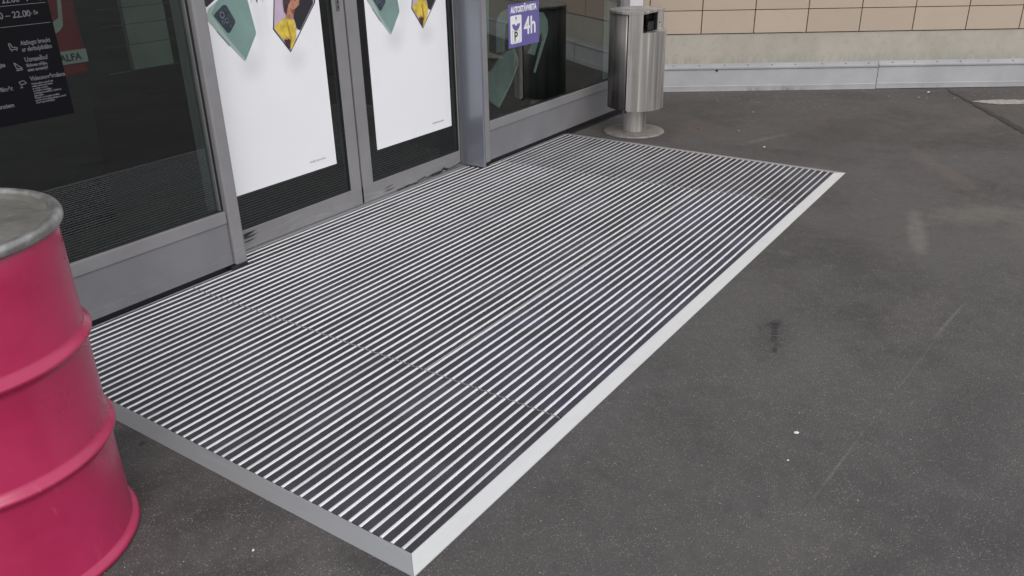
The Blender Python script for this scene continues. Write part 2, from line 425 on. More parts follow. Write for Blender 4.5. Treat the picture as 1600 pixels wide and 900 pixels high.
# ================================================================ ENTRANCE MAT
LX, DY, W, H = 4.02, 1.968, .0547, .0075
mat = empty('entrance_mat', (LX / 2, DY / 2, 0), 0, 'large aluminium and dark carpet strip entrance mat in front of the sliding doors', 'mat')
def part(o):        # parts of the mat keep world coordinates
    o.parent = mat; o.location = o.location - Vector((LX / 2, DY / 2, 0)); return o
bm = bmesh.new(); bx(bm, W - .01, LX - W + .01, W - .01, DY + .002, .0004, .0014); bx(bm, 1.10, 2.95, DY, 2.098, .0005, .0015)
part(meshobj('backing', bm, MT['base_black']))
# front ramp with fine ribs, mitred at both ends
prof = [(0, .0)]
ribs = 11
prof = [(0., 0.), (0., .0018)]
for k in range(ribs):
    t0 = k / ribs; t1 = (k + 1) / ribs; y0 = .003 + (W - .008) * t0; y1 = .003 + (W - .008) * t1; z = lambda t: .0018 + (H - .0018) * t
    prof += [(y0, z(t0)), (y0 + (y1 - y0) * .72, z(t0 + .72 / ribs) + .0004), (y0 + (y1 - y0) * .8, z(t0 + .8 / ribs) - .0007), (y0 + (y1 - y0) * .97, z(t1) - .0007)]
prof += [(W - .004, H), (W, H), (W, .001)]
bm = bmesh.new()
a = [bm.verts.new((y + .0004, y, z)) for y, z in prof]; b = [bm.verts.new((LX - y, y, z)) for y, z in prof]
for i in range(len(prof) - 1): bm.faces.new((a[i], a[i + 1], b[i + 1], b[i]))
bmesh.ops.recalc_face_normals(bm, faces=bm.faces)
for f in bm.faces:
    if f.normal.z < -1e-4: f.normal_flip()
part(meshobj('front_edge_ramp', bm, MT['ramp_front']))['label'] = 'bright finely ribbed front edge'
def side(name, sx, x0):
    bm = bmesh.new(); pr = [(0, 0), (0, .0012), (W - .003, H), (W, H), (W, .001)]
    a = [bm.verts.new((x0 + sx * u, u + .0006, z)) for u, z in pr]; b = [bm.verts.new((x0 + sx * u, DY - .005, z)) for u, z in pr]
    for i in range(len(pr) - 1): bm.faces.new((a[i], a[i + 1], b[i + 1], b[i]))
    bm.faces.new(b[::-1])
    bmesh.ops.recalc_face_normals(bm, faces=bm.faces)
    for f in bm.faces:
        if f.normal.z < -1e-4: f.normal_flip()
    part(meshobj(name, bm, MT['ramp_side']))
side('side_edge_ramp', 1, 0.); side('side_edge_ramp', -1, LX)
bm = bmesh.new()
for x0, x1 in ((W + .001, 1.018), (3.045, LX - W)): bx(bm, x0, x1, DY - .004, DY + .004, .001, H + .0008, .0006, 1)
part(meshobj('back_edge_strip', bm, MT['ramp_side']))
PIT = .0380
YS = .612                                     # line where the front pads meet the back pads
def segs(y):
    s1 = .787; s2 = 3.185 if y > YS else 3.262
    s2 = 3.165 + (1.6 - y) * .065 if y > YS else 3.262
    return [(W + .002, s1 - .003), (s1 + .003, s2 - .003), (s2 + .003, LX - W - .002)]
bar_cache = {}
def bar_mesh(Ln, worn=False):
    key = (round(Ln, 3), worn)
    if key not in bar_cache:
        bm = bmesh.new(); wd = .0051
        pr = [(-wd, .0012), (-wd, .0062), (-wd + .0012, .0078), (-.0022, .0084), (.0022, .0084), (wd - .0012, .0078), (wd, .0062), (wd, .0012)]
        a = [bm.verts.new((-Ln / 2, y, z)) for y, z in pr]; b = [bm.verts.new((Ln / 2, y, z)) for y, z in pr]
        for i in range(len(pr) - 1): bm.faces.new((a[i], b[i], b[i + 1], a[i + 1]))
        bm.faces.new(a); bm.faces.new(b[::-1]); bmesh.ops.recalc_face_normals(bm, faces=bm.faces)
        me = bpy.data.meshes.new('tread_bar'); bm.to_mesh(me); bm.free(); me.materials.append(MT['bar_worn' if worn else 'bar']); bar_cache[key] = me
    return bar_cache[key]
car_cache = {}
def carpet_mesh(Ln, v, blue):
    key = (round(Ln, 1), v, blue)
    if key not in car_cache:
        bm = bmesh.new(); n = max(10, int(Ln / .011)); hw = .0128; rows = []
        for i in range(n + 1):
            x = -Ln / 2 + Ln * i / n
            e0 = random.uniform(-.0012, .0014); e1 = random.uniform(-.0012, .0014); hz = random.uniform(-.0006, .0006)
            rows.append([bm.verts.new((x, -hw - e0, .0058)), bm.verts.new((x, -hw + .004, .0074 + hz)), bm.verts.new((x, hw - .004, .0072 + hz)), bm.verts.new((x, hw + e1, .0058))])
        for a, b in zip(rows[:-1], rows[1:]):
            for i in range(3): bm.faces.new((a[i], b[i], b[i + 1], a[i + 1]))
        me = bpy.data.meshes.new('carpet_strip'); bm.to_mesh(me); bm.free(); me.materials.append(MT['carpet_blue' if blue else 'carpet']); car_cache[key] = (me, Ln)
    return car_cache[key]
def lay(y, seg, with_bar=True, with_carpet=True):
    for x0, x1 in seg:
        Ln = x1 - x0; cx = (x0 + x1) / 2
        if with_bar:
            o = bpy.data.objects.new('tread_bar', bar_mesh(Ln, x0 > 3.1)); link(o, mat); o.location = (cx - LX / 2, y - DY / 2, random.uniform(-.0003, .0003))
        if with_carpet:
            me, L0 = carpet_mesh(Ln, random.randrange(3), y < YS + .01 and .5 < x0 < 3); o = bpy.data.objects.new('carpet_strip', me); link(o, mat)
            o.location = (cx - LX / 2, y - PIT / 2 - DY / 2, random.uniform(-.0008, .0002)); o.scale = (Ln / L0, 1, 1)
y = W + .0310
k = 0
while y < DY - .012:
    lay(y, segs(y)); k += 1; y += PIT
lay(y, segs(y), False, True) if y < DY + .02 else None
for j in range(3):
    lay(DY + .022 + PIT * j, [(1.105, 2.948)])
# thin metal divider between the front and the back pads, joints across the bars
yd = W + .0310 + PIT * round((YS - W - .031) / PIT) + .0085
part(box('divider_strip', .792, 3.258, yd, yd + .0013, .002, .0084, MT['bar_worn']))
for k_, sx0 in enumerate((.787, 3.2)):
    bm = bmesh.new()
    for yy in range(int((DY - W) / .019)):
        y0 = W + .006 + yy * .019; sx = sx0 if k_ == 0 else segs(y0)[1][1] + .003
        bx(bm, sx - .0030, sx - .0006, y0, y0 + .010, .003, .0086)
        bx(bm, sx + .0006, sx + .0030, y0 + .010, y0 + .018, .003, .0084)
    part(meshobj('joint_clips', bm, MT['ramp_side']))['kind'] = 'stuff'

# ================================================================ SHOP FRONT
YF = 1.97
shop = empty('shop_front', (2.3, 2.0, 0), 0, 'grey aluminium shop front with two tinted windows either side of sliding glass doors', 'shop front')
def sp(o):
    o.parent = shop; o.location = o.location - Vector((2.3, 2.0, 0)); return o
LEFTX, RIGHTX = -3.2, 4.835
sp(box('base_panel', LEFTX, 1.026, YF, YF + .05, .033, .232, MT['panel']))
sp(box('base_panel', 3.050, RIGHTX, YF, YF + .05, .036, .226, MT['panel']))
sp(box('recessed_plinth', LEFTX, 1.07, YF + .022, YF + .06, 0, .034, MT['rubber']))
sp(box('recessed_plinth', 3.0, 4.95, YF + .022, YF + .06, 0, .0365, MT['rubber']))
sp(box('window_rail', LEFTX, 1.026, YF - .006, YF + .05, .2325, .287, MT['frame'], bev=.002))
sp(box('window_rail', 3.050, RIGHTX, YF - .006, YF + .05, .2265, .284, MT['frame'], bev=.002))
sp(box('window_gasket', LEFTX, 1.026, YF + .012, YF + .05, .2875, .293, MT['gasket']))
sp(box('window_gasket', 3.05, RIGHTX, YF + .012, YF + .05, .2845, .290, MT['gasket']))
TOP = 2.55
sp(box('window_pane', LEFTX, 1.02, YF + .022, YF + .030, .2935, TOP, MT['glass']))['label'] = 'dark tinted pane left of the doors'
sp(box('window_pane', 3.05, RIGHTX, YF + .022, YF + .030, .2905, TOP, MT['glass_coated']))['label'] = 'dark tinted pane right of the doors'
# left post with glazing beads
sp(box('post', 1.030, 1.094, YF - .018, YF + .10, .026, TOP, MT['frame'], bev=.010, seg=4))
sp(box('post', 1.080, 1.101, YF - .004, YF + .17, .018, TOP, MT['frame'], bev=.002))
sp(box('post_foot', 1.006, 1.097, YF - .010, YF + .02, .0095, .0255, MT['rubber']))
sp(box('glazing_bead', 1.009, 1.015, YF + .008, YF + .04, .2935, TOP, MT['bead']))
sp(box('window_gasket', 1.0155, 1.0295, YF + .013, YF + .04, .2935, TOP, MT['gasket']))
# deep jamb right of the doors
sp(box('door_jamb', 2.952, 2.970, YF - .028, YF + .19, .011, TOP, MT['jamb'], bev=.004, seg=3))
sp(box('window_gasket', 2.9705, 2.989, YF + .012, YF + .05, .011, TOP, MT['gasket']))
sp(box('post', 2.990, 3.044, YF - .012, YF + .06, .030, TOP, MT['frame'], bev=.008, seg=3))
sp(box('post_foot', 2.975, 3.042, YF - .002, YF + .02, .0095, .0295, MT['rubber']))
sp(box('post', RIGHTX + .001, 4.93, YF - .012, YF + .06, .037, TOP, MT['frame'], bev=.006, seg=3))
sp(box('door_track', 2.918, 2.932, 2.124, 2.15, .012, TOP, MT['gasket']))
sp(box('door_track', 2.936, 2.9515, 2.118, 2.15, .012, TOP, MT['bead']))
sp(box('threshold', 1.102, 2.9515, 2.086, 2.16, .001, .0098, MT['ramp_side'], bev=.002))
# head beam and fascia above the frame
sp(box('head_beam', LEFTX, 4.93, YF - .01, YF + .2, TOP + .001, TOP + .35, MT['frame']))
sp(box('fascia', LEFTX, 5.2, YF - .06, YF + .25, TOP + .352, 3.9, MT['fascia']))
# doors
YD = 2.108
def door(x0, x1, st_l, st_r, label):
    d = bpy.data.objects.new('sliding_door', None); link(d, shop); d['label'] = label; d.empty_display_size = .1
    def q(o): o.parent = d; o.location = o.location - Vector((2.3, 2.0, 0)); return o
    q(box('door_rail', x0, x1, YD, YD + .042, .0125, .111, MT['frame'], bev=.002))
    q(box('door_rail', x0, x1, YD, YD + .042, 2.2, 2.3, MT['frame'], bev=.002))
    q(box('door_stile', x0, x0 + st_l, YD - .0015, YD + .0405, .0118, 2.199, MT['frame'], bev=.004 if st_l < .06 else .003, seg=2))
    q(box('door_stile', x1 - st_r, x1, YD - .0015, YD + .0405, .0118, 2.199, MT['frame'], bev=.004, seg=2))
    q(box('door_pane', x0 + st_l, x1 - st_r, YD + .016, YD + .024, .1112, 2.1995, MT['glass']))
    q(box('door_gasket', x0 + st_l, x0 + st_l + .006, YD + .004, YD + .0155, .1112, 2.1995, MT['gasket']))
    q(box('door_gasket', x1 - st_r - .006, x1 - st_r, YD + .004, YD + .0155, .1112, 2.1995, MT['gasket']))
    q(box('door_gasket', x0 + st_l + .006, x1 - st_r - .006, YD + .004, YD + .0155, .1112, .117, MT['gasket']))
    return d, q
dl, ql = door(1.06, 2.022, .09, .079, 'left leaf, with a lock in its stile')
dr, qr = door(2.034, 2.9165, .082, .006, 'right leaf, with a torn rubber seal along its rail')
ql(box('door_gasket', 2.0225, 2.0335, YD + .01, YD + .03, .0125, 2.2, MT['gasket']))
bm = bmesh.new(); bx(bm, 1.966, 1.988, YD - .006, YD - .0016, 1.050, 1.13, .0025, 2)
lk = ql(meshobj('lock_plate', bm, MT['bead']))
bm = bmesh.new(); bx(bm, 1.973, 1.981, YD - .0085, YD - .0062, 1.060, 1.075, .001, 1); bx(bm, 1.973, 1.981, YD - .0085, YD - .0062, 1.085, 1.10, .001, 1)
ql(meshobj('keyhole', bm, MT['rubber']))
# torn seal hanging along the right leaf
bm = bmesh.new(); prev = None
for i in range(60):
    x = 2.30 + .62 * i / 59; z = .017 + (.016 * max(0, (i - 14) / 46)) + (.012 if 17 < i < 26 else 0) + (.010 if 40 < i < 44 else 0) + .003 * math.sin(i * .23) + random.uniform(-.0012, .0012)
    yy = YD - .006 - .004 * math.sin(i * .4); th = .0028 + (.004 if 30 < i < 46 else 0) + .001 * math.sin(i * .9)
    ring = [bm.verts.new((x, yy - .002, z - th)), bm.verts.new((x, yy - .004, z)), bm.verts.new((x, yy - .001, z + th)), bm.verts.new((x, yy + .003, z))]
    if prev:
        for a in range(4): bm.faces.new((prev[a], prev[(a + 1) % 4], ring[(a + 1) % 4], ring[a]))
    prev = ring
bmesh.ops.recalc_face_normals(bm, faces=bm.faces)
qr(meshobj('rubber_seal', bm, MT['rubber'], smooth=True))
def scuff(q, x0, x1, z0, z1, n, s):
    bm = bmesh.new(); rnd = random.Random(s)
    for i in range(n):
        x = rnd.uniform(x0, x1); z = rnd.uniform(z0, z1); L = rnd.uniform(.05, .11); hh = rnd.uniform(.001, .0028); sl_ = rnd.uniform(-.05, .2)
        yy = YD - .0021 - i * .00004
        pts_ = [(x, yy, z), (x + L * .5, yy, z - hh + sl_ * L * .5), (x + L, yy, z + sl_ * L), (x + L * .5, yy, z + hh + sl_ * L * .5)]
        bm.faces.new([bm.verts.new(p) for p in pts_])
    q(meshobj('scuff_marks', bm, MT['rubber']))
scuff(ql, 1.165, 1.20, .050, .088, 12, 3); scuff(qr, 2.135, 2.22, .030, .055, 4, 5)

# ================================================================ POSTERS
def poster(px, label):
    p = empty('advertising_poster', (px, 2.1195, .281), 0, label, 'poster', 'white posters on the sliding doors')
    W0, H0 = .674, 1.75; oz = -.281
    Y = 0.
    box('sheet', 0, W0, -.0008, .0008, 0, H0, MT['poster'], p)
    def f(n, pts, d, m, par=p): return flat(n, [(x, z + oz) for x, z in pts], -.0009 - d * .0008, m, par, .0005)
    G = f('printed_green_phone', [(.0109, 1.1026), (.0198, 1.0797), (.098, .981), (.1779, .8889), (.1845, .8895), (.1923, .8987), (.2637, .9957), (.2658, 1.0071), (.225, 1.27), (.13, 1.245)], 1, MT['green_print'])
    f('phone_edge', [(.0109, 1.1026), (.0198, 1.0797), (.098, .981), (.1779, .8889), (.1845, .8945), (.108, .996), (.0389, 1.1069), (.14, 1.235), (.13, 1.245)], 2, MT['green_light'], G)
    f('camera_module', [(.0512, 1.0985), (.0601, 1.1087), (.1054, 1.1375), (.1219, 1.1378), (.1278, 1.1317), (.1605, 1.0668), (.1587, 1.0575), (.1224, 1.0198), (.1113, 1.0192), (.1045, 1.0257)], 2, MT['slate_print'], G)
    for cx, cz, r in ((.0945, 1.098, .0125), (.116, 1.119, .005), (.1147, 1.072, .0095), (.094, 1.066, .007), (.1326, 1.047, .0045)):
        f('lens', [(cx + r * math.cos(a * .524), cz + 1.2 * r * math.sin(a * .524)) for a in range(12)], 3, MT['lens_print'], G)
        f('lens', [(cx + .65 * r * math.cos(a * .785), cz + .75 * r * math.sin(a * .785)) for a in range(8)], 4, MT['black_print'], G)
    f('side_button', [(.0523, 1.0354), (.055, 1.0354), (.112, .9643), (.1091, .9630)], 3, MT['slate_print'], G)
    f('printed_dark_phone', [(.004, 1.155), (.0219, 1.137), (.075, 1.168), (.12, 1.26), (.004, 1.26)], 3, MT['black_print'])
    f('phone_edge', [(.004, 1.131), (.022, 1.127), (.0905, 1.164), (.135, 1.245), (.12, 1.25), (.080, 1.170), (.0219, 1.1372), (.004, 1.141)], 4, MT['poster'])
    S = f('printed_screen_phone', [(.42, 1.26), (.3665, 1.0062), (.4556, .889), (.6480, 1.1012), (.70 - .03, 1.26)], 1, MT['black_print'])
    f('screen_background', [(.423, 1.255), (.3727, 1.0072), (.4556, .897), (.640, 1.1018), (.655, 1.255)], 2, MT['lilac_print'], S)
    f('screen_shade', [(.5417, 1.25), (.648, 1.25), (.632, 1.0986), (.5297, .983), (.5093, .9955), (.5037, 1.0287), (.4914, 1.0543), (.5002, 1.0735), (.5377, 1.0982)], 3, MT['black_print'], S)
    f('printed_shirt', [(.3756, 1.0075), (.380, 1.020), (.405, 1.033), (.4231, 1.0402), (.436, 1.0495), (.4574, 1.0477), (.474, 1.0475), (.4891, 1.0404), (.499, 1.026), (.5031, 1.0085), (.503, .978), (.4963, .9519), (.4800, .925), (.4628, .9024), (.4506, .9123), (.4285, .9438), (.4015, .9754)], 4, MT['yellow_print'], S)
    f('shirt_fold', [(.452, 1.03), (.457, 1.032), (.466, .985), (.472, .95), (.462, .93), (.458, .96)], 5, MT['ochre_print'], S)
    f('white_gap', [(.5052, .9878), (.5297, .983), (.4984, .9475)], 4, MT['white_print'], S)
    f('printed_face', [(.4800, 1.19), (.535, 1.19), (.5444, 1.1217), (.5414, 1.1039), (.5282, 1.0928), (.5192, 1.0878), (.5063, 1.077), (.4952, 1.0438), (.476, 1.038), (.4497, 1.0505), (.4591, 1.0735), (.4726, 1.1041)], 5, MT['skin_print'], S)
    f('face_shade', [(.482, 1.096), (.495, 1.082), (.519, 1.0875), (.5063, 1.074), (.4985, 1.056), (.488, 1.068)], 6, MT['skin_dark'], S)
    f('face_shade', [(.507, 1.150), (.520, 1.145), (.529, 1.128), (.518, 1.118), (.512, 1.13)], 6, MT['skin_dark'], S)
    f('printed_hair', [(.458, 1.21), (.50, 1.21), (.49, 1.1264), (.4726, 1.1041), (.4598, 1.0774), (.4535, 1.0624), (.4438, 1.0806), (.443, 1.12)], 6, MT['brown_print'], S)
    f('printed_hands', [(.4215, .950), (.441, .957), (.4622, .9478), (.4519, .9038), (.4351, .9184)], 6, MT['brown_print'], S)
    f('printed_hands', [(.4265, .955), (.441, .962), (.452, .957), (.44, .949)], 7, MT['skin_print'], S)
    # small stylus tips hanging from the top of the picture
    for cx, m in ((.265, 'shadow_print'), (.296, 'slate_print'), (.330, 'shadow_print')):
        f('stylus_tip', [(cx - .008, 1.25), (cx - .006, 1.150), (cx, 1.128), (cx + .006, 1.150), (cx + .008, 1.25)], 1, MT[m])
    text('small_print', 'Attēls ilustratīvs', .491, -.0016, .046, .0165, MT['grey_text'], p)
    return p
poster(1.193, 'white poster on the left sliding door, its green phone shown down to the camera')
poster(2.184, 'white poster on the right sliding door, partly cut off by the picture top')

# soft grey tones of the printed artwork below the phones
def soft_paper():
    t = MT['poster']
    tr = t.node_tree; b = tr.nodes['Principled BSDF']
    link0 = b.inputs['Base Color'].links[0].from_socket
    tc = tr.nodes.new('ShaderNodeTexCoord')
    last = link0
    for cx, cz, ax, az, kk in ((.215, .585, .11, .10, .5), (.485, .575, .10, .085, .45), (.29, .78, .05, .22, .35), (.335, .80, .03, .2, .2)):
        mp = tr.nodes.new('ShaderNodeMapping'); mp.vector_type = 'TEXTURE'; mp.inputs['Location'].default_value = (cx, 0, cz); mp.inputs['Scale'].default_value = (ax, 1, az)
        tr.links.new(tc.outputs['Object'], mp.inputs[0])
        ln = tr.nodes.new('ShaderNodeVectorMath'); ln.operation = 'LENGTH'; tr.links.new(mp.outputs[0], ln.inputs[0])
        mr = tr.nodes.new('ShaderNodeMapRange'); mr.interpolation_type = 'SMOOTHSTEP'; tr.links.new(ln.outputs['Value'], mr.inputs[0])
        mr.inputs[1].default_value = 0; mr.inputs[2].default_value = 1.1; mr.inputs[3].default_value = kk; mr.inputs[4].default_value = 0
        mx = tr.nodes.new('ShaderNodeMix'); mx.data_type = 'RGBA'; tr.links.new(mr.outputs[0], mx.inputs[0]); tr.links.new(last, mx.inputs[6]); mx.inputs[7].default_value = (.55, .57, .60, 1)
        last = mx.outputs[2]
    tr.links.new(last, b.inputs['Base Color'])
soft_paper()

# ================================================================ PARKING STICKER
st = empty('parking_sticker', (3.316, YF + .0215, .695), 0, 'purple parking sticker reading 4h on the window right of the doors', 'sticker')
box('sheet', 0, .356, -.001, 0, 0, .265, MT['purple'], st)
def rr(x0, x1, z0, z1, r, n=5):
    P = []
    for cx, cz, a0 in ((x1 - r, z1 - r, 0), (x0 + r, z1 - r, 90), (x0 + r, z0 + r, 180), (x1 - r, z0 + r, 270)):
        for i in range(n + 1):
            a = math.radians(a0 + 90 * i / n); P.append((cx + r * math.cos(a), cz + r * math.sin(a)))
    return P
text('lettering', 'AUTOSTĀVVIETA', .028, -.0014, .213, .050, MT['white_print'], st, squeeze=.76, bold=.0022)
flat('white_field', rr(.022, .148, .024, .196, .012), -.0012, MT['white_print'], st)
text('lettering', '4h', .176, -.0016, .068, .155, MT['white_print'], st, squeeze=.92, bold=.0025)
# parking disc: purple arc with a small pointer
arc = [(.085 + .045 * math.cos(math.radians(a)), .148 + .045 * math.sin(math.radians(a))) for a in range(185, 356, 10)] + [(.085 + .014 * math.cos(math.radians(a)), .146 + .014 * math.sin(math.radians(a))) for a in range(350, 189, -20)]
flat('disc_symbol', arc, -.002, MT['purple'], st)
flat('disc_pointer', [(.077, .186), (.093, .186), (.085, .163)], -.002, MT['slate_print'], st)
fr_ = bmesh.new()
for (x0, x1, z0, z1) in ((.042, .128, .032, .0335), (.042, .128, .1015, .103), (.042, .0435, .032, .103), (.1265, .128, .032, .103)): bx(fr_, x0, x1, -.0022, -.0018, z0, z1)
meshobj('symbol_frame', fr_, MT['slate_print'], st)
text('lettering', 'P', .060, -.0026, .040, .082, MT['black_print'], st, bold=.0015)

# ================================================================ BLACK NOTICE ON THE LEFT WINDOW
nb = empty('notice_board', (-.35, YF + .0215, .836), 0, 'black notice with white Latvian opening hours and rules on the left window', 'notice')
box('sheet', 0, .824, -.001, 0, 0, 1.1, MT['notice'], nb)
def nt_(s, x, z, size, sq=.9, al='LEFT', b=.0003, sp_=1.): return text('lettering', s, x + .35, -.0014, z - .836, size, MT['text_grey'], nb, al, sq, bold=b, spacing=sp_)
nt_('8.00 – 22.00   P – Sv', .243, 1.2375, .030)
nt_('9.00 – 22.00', .262, 1.188, .030, .95); nt_('P – Sv', .388, 1.1925, .019)
bm = bmesh.new()
for z in (1.2275, 1.1605, 1.294): bx(bm, .35 + .0, .35 + .466, -.0016, -.0011, z - .836, z - .8345)
meshobj('rule_line', bm, MT['text_grey'], nb)
nt_('Aizliegts braukt\nar skrituļslidām', .344, 1.0965, .0215, .78)
nt_('Uzmanību!', .344, 1.040, .0225, .85); nt_('Slidenas grīdas,\nesiet uzmanīgi!', .345, 1.0225, .0155, .8)
nt_('Videonovērošana', .346, .974, .0215, .83)
para = ['Tirdzniecības centrā tiek', 'veikta videonovērošana', 'ar mērķi novērst', 'vai atklāt noziedzīgus', 'nodarījumus saistībā ar īpašuma', 'aizsardzību', 'Pārzinis un kontakti drošībai', 'papildu informācija pieejama centrā', 'vietnē apmeklētājiem']
for i, s_ in enumerate(para): nt_(s_, .346, .9605 - i * .0083, .0088, .88, b=.0002)
nt_('ieejas', .276, 1.034, .021, .85, 'RIGHT'); nt_('un filmēt', .280, .953, .021, .85, 'RIGHT'); nt_('aizmirstiem', .270, .897, .021, .85, 'RIGHT')
def icon(strokes, cx, cz, s):
    bm = bmesh.new()
    for (x0, z0, x1, z1) in strokes:
        a = Vector((x0, z0)); b = Vector((x1, z1)); d = (b - a).normalized(); n = Vector((-d.y, d.x)) * .055
        P = [a + n, a - n, b - n, b + n]
        prism(bm, [(cx + .35 + p.x * s, cz - .836 + p.y * s) for p in P], -.0016, -.0011)
    meshobj('icon', bm, MT['text_grey'], nb)
icon([(-.5, .5, -.3, .5), (-.3, .5, -.1, 0), (-.1, 0, .5, -.1), (.5, -.1, .5, -.3), (.5, -.3, -.4, -.3), (-.4, -.3, -.5, .5), (-.3, -.5, -.2, -.4), (.3, -.5, .4, -.4)], .317, 1.094, .026)
icon([(-.5, .5, -.3, -.4), (-.3, -.4, .5, -.4), (.5, -.4, 0, 0), (0, 0, -.5, .5), (-.4, -.6, .5, -.6)], .318, 1.031, .025)
icon([(-.5, .3, .2, .4), (.2, .4, .5, 0), (.5, 0, -.3, -.1), (-.3, -.1, -.5, .3), (-.2, -.1, -.3, -.5), (-.5, -.5, -.1, -.5)], .318, .969, .025)

# ================================================================ INSIDE THE SHOP
def struct(o, label=None):
    o['kind'] = 'structure'
    if label: o['label'] = label
    return o
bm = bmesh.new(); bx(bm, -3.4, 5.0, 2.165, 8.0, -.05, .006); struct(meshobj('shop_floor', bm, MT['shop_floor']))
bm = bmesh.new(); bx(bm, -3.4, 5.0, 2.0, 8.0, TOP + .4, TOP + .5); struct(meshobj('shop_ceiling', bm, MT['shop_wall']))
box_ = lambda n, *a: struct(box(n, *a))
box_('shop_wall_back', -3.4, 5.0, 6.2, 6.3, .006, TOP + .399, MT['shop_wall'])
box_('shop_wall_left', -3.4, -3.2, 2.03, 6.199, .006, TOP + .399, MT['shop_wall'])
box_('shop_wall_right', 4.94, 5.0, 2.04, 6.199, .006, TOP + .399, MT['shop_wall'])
rc = empty('red_cabinet', (.9, 3.2, .006), 0, 'red cabinet with a white curved stripe behind the left window', 'cabinet')
box('cabinet_base', -.30, .22, -.14, .4, 0, .785, MT['dark'], rc)
bm = bmesh.new(); bx(bm, -.32, .235, -.19, .4, .786, 1.9, .03, 4); meshobj('cabinet_body', bm, MT['red'], rc)
flat('white_stripe', [(x - .9, z - .006) for x, z in [(1.0451, 1.6), (1.0451, 1.1501), (1.0354, 1.0934), (1.0312, 1.0706), (1.0042, 1.056), (.98, 1.052), (.98, 1.0), (1.0063, 1.0032), (1.0281, 1.0153), (1.0454, 1.034), (1.0552, 1.0915), (1.0634, 1.1486), (1.075, 1.6)]], -.191, MT['offwhite'], rc)
alf = empty('white_name_plate', (1.0, 3.0, .857), 0, 'white plate reading ALFA on the red cabinet', 'sign')
box('plate', -.09, .124, -.004, .004, 0, .061, MT['offwhite'], alf)
text('lettering', 'ALFA', -.015, -.0045, .014, .047, MT['black_print'], alf, bold=.001)
pb = box('pale_board', 1.96, 2.25, 3.99, 4.03, .61, 2.3, MT['shop_pale']); pb['label'] = 'pale green board standing dim behind the left window'; pb['category'] = 'board'
sh = empty('wire_shelf', (2.2, 3.4, .006), 0, 'thin rail shelf in the dark behind the left window', 'shelf')
for zz in (.70, .84, .95, 1.04): box('shelf_rail', -.75, .30, 0, .004, zz, zz + .004, MT['bead'], sh)
box('door_header_mat', 1.0, 3.0, 2.3, 2.31, .0062, .0066, MT['base_black']).name = 'inner_mat'
bpy.data.objects['inner_mat']['label'] = 'dark strip of matting just inside the sliding doors'; bpy.data.objects['inner_mat']['category'] = 'mat'
# large folded card shapes behind the right window
cd = empty('folded_card_display', (3.8, 2.25, .006), 0, 'grey green folded card display shape behind the window with the purple sticker', 'display')
def card(n, pts, m='card', y0=0., y1=.012):
    bm = bmesh.new(); prism(bm, [(x - 3.8, z - .006) for x, z in pts], y0, y1); return meshobj(n, bm, MT[m], cd)
card('card_post', [(3.4233, 1.0), (3.4726, 1.0), (3.4579, .6388), (3.4153, .6445)])
card('card_arch', [(3.554, .6214), (3.5575, .72), (3.5625, .8053), (3.575, .84), (3.5964, .8624), (3.635, .882), (3.6769, .8893), (3.7745, .8933), (3.90, .875), (4.0731, .836), (4.07, .79), (3.9, .82), (3.7727, .836), (3.72, .83), (3.6984, .8171), (3.6568, .7862), (3.645, .72), (3.6386, .6145)])
card('card_ribbon', [(3.4112, .5172), (3.4978, .504), (3.6333, .6017), (3.7691, .62), (3.81, .552), (3.7244, .3851), (3.5691, .2427), (3.4292, .3336)], y0=.013, y1=.025)
card('card_rim', [(3.7691, .62), (3.8144, .5492), (3.8131, .5028), (3.7244, .3851), (3.5691, .2427), (3.566, .26), (3.715, .392), (3.80, .507), (3.80, .547), (3.757, .62)], 'card_edge', .008, .0125)
card('card_ribbon', [(4.0731, .8334), (4.136, .8254), (4.1906, .7656), (4.1997, .7078), (4.1346, .6296), (4.1078, .7087), (4.0155, .5402), (3.936, .5653), (4.0626, .7044)])
card('card_rim', [(4.1997, .7078), (4.181, .6623), (4.0227, .4141), (4.0138, .4251), (4.1254, .6212), (4.1346, .6296)], 'card_edge', .0, .012)
box('card_stand', -.40, -.15, .03, .2, 0, .24, MT['dark'], cd)

# ================================================================ WHITE COLUMN AT THE END OF THE SHOP FRONT
bm = bmesh.new(); bx(bm, -.13, .13, -.11, .11, 0, 3.9, .012, 3)
wc = meshobj('corner_column', bm, MT['white_frame'], loc=(5.065, 2.085, 0)); wc['label'] = 'pale corner column behind the steel litter bin'; wc['category'] = 'column'

# ================================================================ TILED WALL
ang = math.atan2(-.83843, .545009)
wl = empty('tiled_wall', (5.7878, 1.9686, 0), ang, 'beige tiled wall on a concrete plinth with grey metal skirting', 'wall')
S0, S1 = -.55, 7.0
box('wall_core', S0, S1, .045, .3, 0, 3.9, MT['joint'], wl)
box('concrete_plinth', S0, S1, .022, .05, .18, .487, MT['concrete'], wl)
TW, TH, S_J, Z_J = .4525, .194, .243, .4915
bm = bmesh.new(); bx(bm, 0, TW - .0075, 0, .03, 0, TH - .006, .0015, 1)
me_t = bpy.data.meshes.new('tile'); bm.to_mesh(me_t); bm.free(); me_t.materials.append(MT['tile'])
k0 = -2
for r in range(17):
    for k in range(k0, 15):
        o = bpy.data.objects.new('tile', me_t); link(o, wl)
        o.location = (S_J + TW * k + .004, .012 + random.uniform(-.0008, .0008), Z_J + TH * r + .003); o.rotation_euler = (random.uniform(-.002, .002), 0, random.uniform(-.002, .002))
